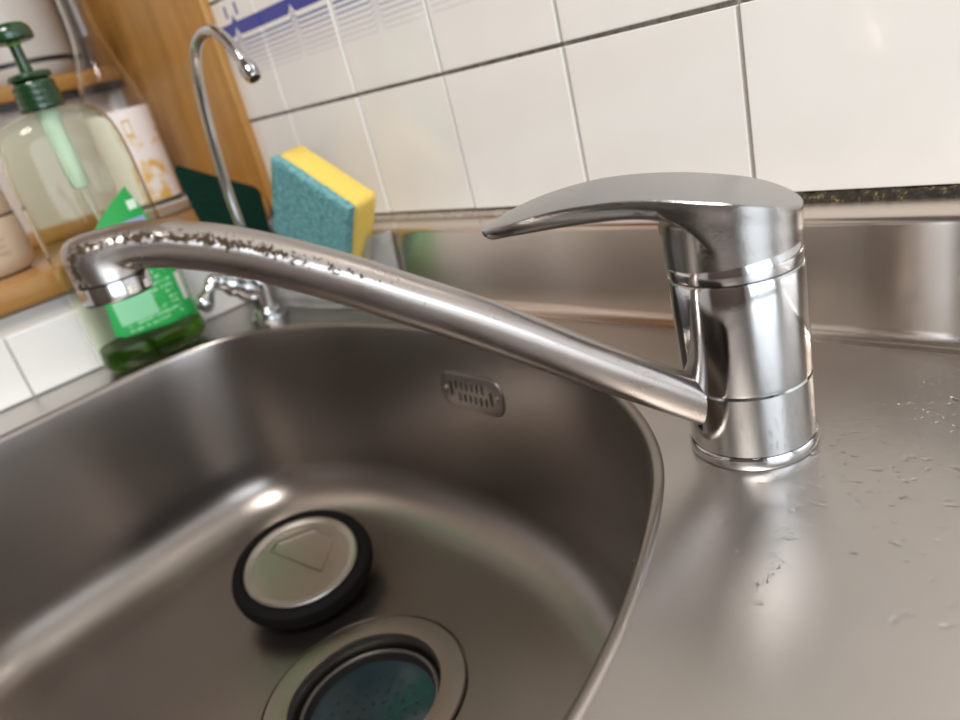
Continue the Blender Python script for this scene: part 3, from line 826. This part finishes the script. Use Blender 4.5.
for k, z in reversed(bprof):
    rx, ry = bscale(k); irings.append(oval(max(rx - 0.0012, 0.001), max(ry - 0.0012, 0.001), max(z, 0.0016) if z < 0.02 else z, e=lerp(2.0, 2.4, min(1, max(0, (k - 0.33) / 0.5)))))
bm = bmesh.new(); loft_bm(bm, orings + irings, True, cap0=True, cap1=True)
link('bottle_body', finish(bm, 'bottle_body'), M['soap_plastic'], sp)
loft('liquid_soap', [oval(RX * 0.60, RY * 0.60, 0.0022), oval(RX * 0.88, RY * 0.90, 0.0028), oval(RX * 0.945, RY * 0.965, 0.007), oval(RX * 0.952, RY * 0.970, 0.0205), oval(RX * 0.945, RY * 0.965, 0.0210)], M['soap_liquid'], sp, cap0=True, cap1=True)
lab = [(0.024, 0.150), (0.033, 0.120), (0.0415, 0.022), (-0.036, 0.031), (-0.030, 0.085), (-0.022, 0.118), (0.000, 0.136)]
def front_x(y):
    return (RX + 0.0004) * (max(0.0, 1 - (abs(y) / (RY + 0.0004)) ** 2.4)) ** (1 / 2.4)
bm = bmesh.new()
def inside_rows(z):     # left and right limits of the label at height z
    xs = []
    for (ya, za), (yb, zb_) in zip(lab, lab[1:] + lab[:1]):
        if (za - z) * (zb_ - z) <= 0 and abs(za - zb_) > 1e-9:
            t_ = (z - za) / (zb_ - za); xs.append(lerp(ya, yb, t_))
    return (min(xs), max(xs)) if xs else None
rs = []
for k in range(33):
    z = lerp(0.0222, 0.1497, k / 32); lim = inside_rows(max(z, 0.0222))
    if z < 0.031:      # slanted lower edge
        pass
    rs.append([(front_x(y), y, z) for y in np.linspace(lim[0], lim[1], 22)])
loft_bm(bm, rs, closed=False)
lb = link('soap_label', finish(bm, 'soap_label'), M['soap_label'], sp)
def label_patch(name, y0, y1, z0, z1, mat, off=0.0003):
    bm = bmesh.new(); loft_bm(bm, [[(front_x(y) + off, y, z) for y in np.linspace(y0, y1, 10)] for z in (z0, z1)], closed=False)
    return link(name, finish(bm, name), mat, lb)
label_patch('barcode_patch', 0.033, 0.0385, 0.040, 0.066, M['white_plastic'])
label_patch('flower_emblem', 0.019, 0.0275, 0.130, 0.138, M['screen_white'])
label_patch('print_line', 0.010, 0.030, 0.116, 0.1225, simple('violet_print', (0.32, 0.36, 0.62), 0.4))
label_patch('print_block', -0.028, 0.006, 0.040, 0.062, simple('pale_green_print', (0.26, 0.62, 0.36), 0.4))
lathe('pump_barrel', [(0.0062, 0.158), (0.0075, 0.162), (0.0080, 0.175), (0.0085, 0.200), (0.0090, 0.2295)], M['mint'], sp, n=32)
tube('dip_tube', [(0, 0, 0.160), (0.001, 0.004, 0.11), (0.002, 0.012, 0.06), (0.002, 0.02, 0.012)], 0.0028, M['clear_plastic'], sp, n=14)
cp = [(0.0158, 0.2230)]
for k in range(4):
    z = 0.2240 + 0.0052 * k; cp += [(0.0178 - 0.0004 * k, z + 0.0006), (0.0178 - 0.0004 * k, z + 0.0034), (0.0170 - 0.0004 * k, z + 0.0042)]
cp += [(0.0155, 0.2452), (0.012, 0.2462)]
collar = lathe('screw_collar', cp, M['green_plastic'], sp, n=48)
lathe('collar_disc', [(0.012, 0.2460), (0.0165, 0.2472), (0.0172, 0.2490), (0.0165, 0.2515), (0.0140, 0.2525), (0.006, 0.2532)], M['green_plastic'], collar, n=48)
stem = lathe('pump_stem', [(0.0056, 0.2530), (0.0050, 0.2560), (0.0044, 0.2740), (0.0050, 0.2745), (0.0054, 0.2765)], M['green_plastic'], sp, n=32)
lathe('stem_ring', [(0.0052, 0.2735), (0.0056, 0.2745), (0.0052, 0.2757)], M['green_light'], stem, n=32)
lathe('pump_head', [(0.006, 0.2762), (0.0150, 0.2760), (0.0168, 0.2772), (0.0172, 0.2795), (0.0168, 0.2830), (0.0156, 0.2865), (0.0130, 0.2888), (0.0070, 0.2898), (0.0005, 0.2900)], M['green_plastic'], sp, n=48)
tube('pump_nozzle', [(0, -0.010, 0.2850), (0, -0.020, 0.2855), (0, -0.032, 0.2845), (0, -0.042, 0.2810), (0, -0.046, 0.2770)], [0.0066, 0.0064, 0.0058, 0.0050, 0.0044], M['green_plastic'], sp, n=20)

# ------------------------------------------------------------------ sponge holder, sponge, scourer
hold = empty('sponge_tray', (-0.48, 0.09, 0.001))
tag(hold, 'clear plastic sponge tray against the upstand in the corner', 'tray')
tr = [(-.362, .1095), (-.385, .0960), (-.415, .0825), (-.450, .0765), (-.485, .0735), (-.530, .0730), (-.570, .0745), (-.5895, .0800), (-.5895, .1060), (-.5860, .1095), (-.50, .1095), (-.42, .1095)]
trp = resample(catmull([(a + 0.48, b_ - 0.09, 0) for a, b_ in tr], 6, True), 80)
tc_ = sum(trp, Vector()) / 80
def trr(k, z): return [Vector((lerp(tc_.x, p.x, k), lerp(tc_.y, p.y, lerp(1, k, 0.6)), z)) for p in trp]
loft('tray_wall', [trr(0.90, 0.0), trr(0.93, 0.004), trr(0.96, 0.030), trr(0.985, 0.058), trr(1.0, 0.0615), trr(1.0, 0.0640), trr(0.985, 0.0640), trr(0.968, 0.0590), trr(0.945, 0.030), trr(0.92, 0.022)], M['clear_plastic'], hold, cap0=True, cap1=True)

s_ = 0.925
Rm = np.array([[0.8179, -0.0627, 0.572], [0.1082, 0.9931, -0.0459], [-0.5652, 0.0995, 0.819]])
c0 = np.array([CX, CY, H]) + (np.array([-0.4780, 0.0905, 0.1440]) - np.array([CX, CY, H])) * s_
spg = empty('sponge', (0, 0, 0))
tag(spg, 'yellow foam sponge with teal scrubbing side standing in the tray', 'sponge')
mw = Matrix.Identity(4)
for i in range(3):
    for j in range(3): mw[i][j] = Rm[i][j]
SA, ST, SB = 0.098 * s_, 0.0360 * s_, 0.082
mw.translation = Vector(c0) + Matrix(Rm.tolist()) @ Vector((SA / 2, ST / 2, -SB))
spg.matrix_world = mw
def soft_box(name, b, bev, mat, parent, jig, seed, cuts=10):
    bm = bmesh.new(); add_box(bm, *b, bevel=bev, seg=3)
    bmesh.ops.subdivide_edges(bm, edges=[e for e in bm.edges if e.calc_length() > 0.02], cuts=cuts, use_grid_fill=True)
    r_ = random.Random(seed)
    for v in bm.verts: v.co += Vector((r_.uniform(-1, 1), r_.uniform(-1, 1), r_.uniform(-1, 1))) * jig
    return link(name, finish(bm, name, True, 50), mat, parent)
soft_box('foam', (-SA / 2, SA / 2, -ST / 2 + 0.0062, ST / 2, 0, SB), 0.0055, M['sponge_yellow'], spg, 0.0001, 1)
soft_box('scrub_layer', (-SA / 2 + 0.0005, SA / 2 - 0.0005, -ST / 2 - 0.002, -ST / 2 + 0.0060, 0.0005, SB - 0.0005), 0.0016, M['sponge_teal'], spg, 0.0007, 2, 14)

pad = empty('scouring_pad', (-0.574, 0.082, 0.0235))
tag(pad, 'dark green scouring pad leaning behind the gooseneck tap', 'scourer')
def pad_sheet(name, quad, th, seed, parent):
    # quad: bottom-left, bottom-right, top-right, top-left (world), slightly curled sheet with thickness
    A, B, C_, D_ = [Vector(q) - pad.location for q in quad]
    nn = (B - A).cross(D_ - A).normalized()
    if nn.dot(Vector((CX, CY, H)) - pad.location) < 0: nn = -nn
    r_ = random.Random(seed); N_ = 16; fr, bk_ = [], []
    for j in range(N_ + 1):
        for i in range(N_ + 1):
            u, v = i / N_, j / N_
            # rounded corners
            du, dv = max(abs(u - .5) - .42, 0), max(abs(v - .5) - .42, 0)
            k = 1.0
            if du > 0 and dv > 0:
                rr_ = math.hypot(du, dv)
                if rr_ > .08: uu = .5 + math.copysign(.42 + du * .08 / rr_, u - .5); vv = .5 + math.copysign(.42 + dv * .08 / rr_, v - .5); u, v = uu, vv
            p = A.lerp(B, u).lerp(D_.lerp(C_, u), v) + nn * (0.004 * math.sin(u * 3) * v + r_.uniform(-1, 1) * 0.0004)
            fr.append(p + nn * th / 2); bk_.append(p - nn * th / 2)
    bm = bmesh.new(); V = [bm.verts.new(p) for p in fr]; W = [bm.verts.new(p) for p in bk_]; S = N_ + 1
    for j in range(N_):
        for i in range(N_):
            a = j * S + i; bm.faces.new((V[a], V[a + 1], V[a + S + 1], V[a + S])); bm.faces.new((W[a], W[a + S], W[a + S + 1], W[a + 1]))
    edge = [i for i in range(S)] + [j * S + N_ for j in range(1, S)] + [N_ * S + i for i in range(N_ - 1, -1, -1)] + [j * S for j in range(N_ - 1, 0, -1)]
    for a, b_ in zip(edge, edge[1:] + edge[:1]): bm.faces.new((V[a], W[a], W[b_], V[b_]))
    return link(name, finish(bm, name, True, 60), M['pad_green'], parent)
pad_sheet('pad_sheet', [(-.579, .056, .026), (-.552, .098, .026), (-.566, .1150, .1115), (-.5845, .0450, .1565)], 0.008, 3, pad)

# ------------------------------------------------------------------ things on the sill
wb = empty('glass_bottle', (-0.748, 0.0775, ZS + 0.0125))
tag(wb, 'clear glass bottle with white and gold label on the wooden sill', 'bottle')
gpf = [(0.020, 0.0), (0.0315, 0.0010), (0.0335, 0.004), (0.0335, 0.102), (0.0330, 0.112), (0.0310, 0.124), (0.0275, 0.137), (0.0235, 0.150), (0.0200, 0.162), (0.0170, 0.175), (0.0150, 0.190), (0.0142, 0.205), (0.0140, 0.230), (0.0140, 0.245)]
gin = [(max(r - 0.0018, 0.001), max(z, 0.003)) for r, z in reversed(gpf)]
loft('bottle_glass', [ring(r, z, 56) for r, z in gpf + gin], M['clear_glass'], wb, cap0=True, cap1=True)
wl = loft('paper_label', [ring(0.0338, z, 56) for z in (0.006, 0.05, 0.106)], M['wine_label'], wb)
def wl_patch(a0, a1, z0, z1):
    bm = bmesh.new(); loft_bm(bm, [[(0.0341 * math.cos(a), 0.0341 * math.sin(a), z) for a in np.linspace(a0, a1, 8)] for z in (z0, z1)], closed=False)
    return link('gold_frame', finish(bm, 'gold_frame'), M['gold'], wl)
ac = math.atan2(CY - 0.0775, CX + 0.748)
for (a0, a1, z0, z1) in ((-0.02, 0.02, 0.078, 0.094), (0.20, 0.24, 0.078, 0.094), (-0.02, 0.24, 0.0925, 0.095), (-0.02, 0.24, 0.0770, 0.0795)):
    wl_patch(ac + a0, ac + a1, z0, z1)
lathe('screw_cap', [(0.0152, 0.232), (0.0156, 0.234), (0.0156, 0.262), (0.0148, 0.264), (0.001, 0.2642)], M['white_plastic'], wb, n=40)
cst = empty('white_dish', (-0.748, 0.0795, ZS + 0.0005))
tag(cst, 'white shallow dish under the clear glass bottle', 'dish')
lathe('dish_body', [(0.036, 0.0), (0.040, 0.0008), (0.0455, 0.009), (0.0480, 0.0115), (0.0475, 0.0130), (0.0450, 0.0122), (0.040, 0.0118), (0.001, 0.0118)], M['white_plastic'], cst, n=56)

jar = empty('cream_jar', (-0.680, -0.1200, ZS + 0.0005))
tag(jar, 'cream lidded jar on the sill at the left edge of the photo', 'jar')
jb = lathe('jar_body', [(0.030, 0.0), (0.036, 0.0015), (0.0405, 0.007), (0.0425, 0.016), (0.0430, 0.030), (0.0425, 0.046), (0.0415, 0.0505)], M['cream'], jar, n=56)
lathe('seam_band', [(0.0412, 0.0503), (0.0418, 0.0508), (0.0418, 0.0524), (0.0410, 0.0530)], M['cream_dark'], jar, n=56)
lathe('jar_lid', [(0.0410, 0.0528), (0.0412, 0.0540), (0.0405, 0.075), (0.0385, 0.088), (0.033, 0.096), (0.020, 0.100), (0.001, 0.101)], M['cream'], jar, n=56)
ja = math.atan2(CY + 0.12, CX + 0.68)
bm = bmesh.new()
for k in range(4):
    z = 0.020 + 0.006 * k
    loft_bm(bm, [[(0.0433 * math.cos(a), 0.0433 * math.sin(a), zz) for a in np.linspace(ja + 0.25, ja + 0.25 + 0.32 - 0.05 * (k % 2), 6)] for zz in (z, z + 0.0012)], closed=False)
link('faint_print', finish(bm, 'faint_print'), simple('brown_print', (0.42, 0.30, 0.2), 0.5), jb)

can = empty('white_canister', (-0.900, 0.046, 0.2735))
tag(can, 'white plastic canister with black band on the ledge behind the green pump', 'canister')
lathe('canister_body', [(0.050, 0.0), (0.0580, 0.002), (0.0625, 0.008), (0.0640, 0.018), (0.0640, 0.24), (0.060, 0.25), (0.001, 0.252)], simple('grey_white_plastic', (0.50, 0.47, 0.43), 0.4), can, n=64)
lathe('black_band', [(0.0642, 0.017), (0.0650, 0.018), (0.0650, 0.0215), (0.0642, 0.0225)], M['black_plastic'], can, n=64, cap0=False, cap1=False)

# water drops scattered over the drainer side
bm = bmesh.new(); rr = random.Random(21)
def drop(x, y, r, z=0.0):
    k = rr.uniform(0.9, 2.8); an = rr.uniform(-0.5, 0.5); n_ = 10; rgs = []
    for fr_, hz in ((1.0, 0.0), (0.85, 0.32), (0.5, 0.52), (0.05, 0.58)):
        rgs.append([(x + r * fr_ * (k * math.cos(2 * math.pi * i / n_) * math.cos(an) - math.sin(2 * math.pi * i / n_) * math.sin(an)), y + r * fr_ * (k * math.cos(2 * math.pi * i / n_) * math.sin(an) + math.sin(2 * math.pi * i / n_) * math.cos(an)), z + 0.0001 + r * hz) for i in range(n_)])
    loft_bm(bm, rgs, cap1=True)
for _ in range(260): drop(rr.gauss(0.075, 0.035), rr.gauss(0.015, 0.045), rr.uniform(0.0004, 0.0009))
for _ in range(70): drop(rr.gauss(0.035, 0.012), rr.gauss(-0.065, 0.035), rr.uniform(0.0003, 0.0008))
wd = link('water_droplets', finish(bm, 'water_droplets', True, 60), M['water'])
wd['kind'] = 'stuff'; tag(wd, 'tiny water droplets scattered on the steel draining side', 'droplets')
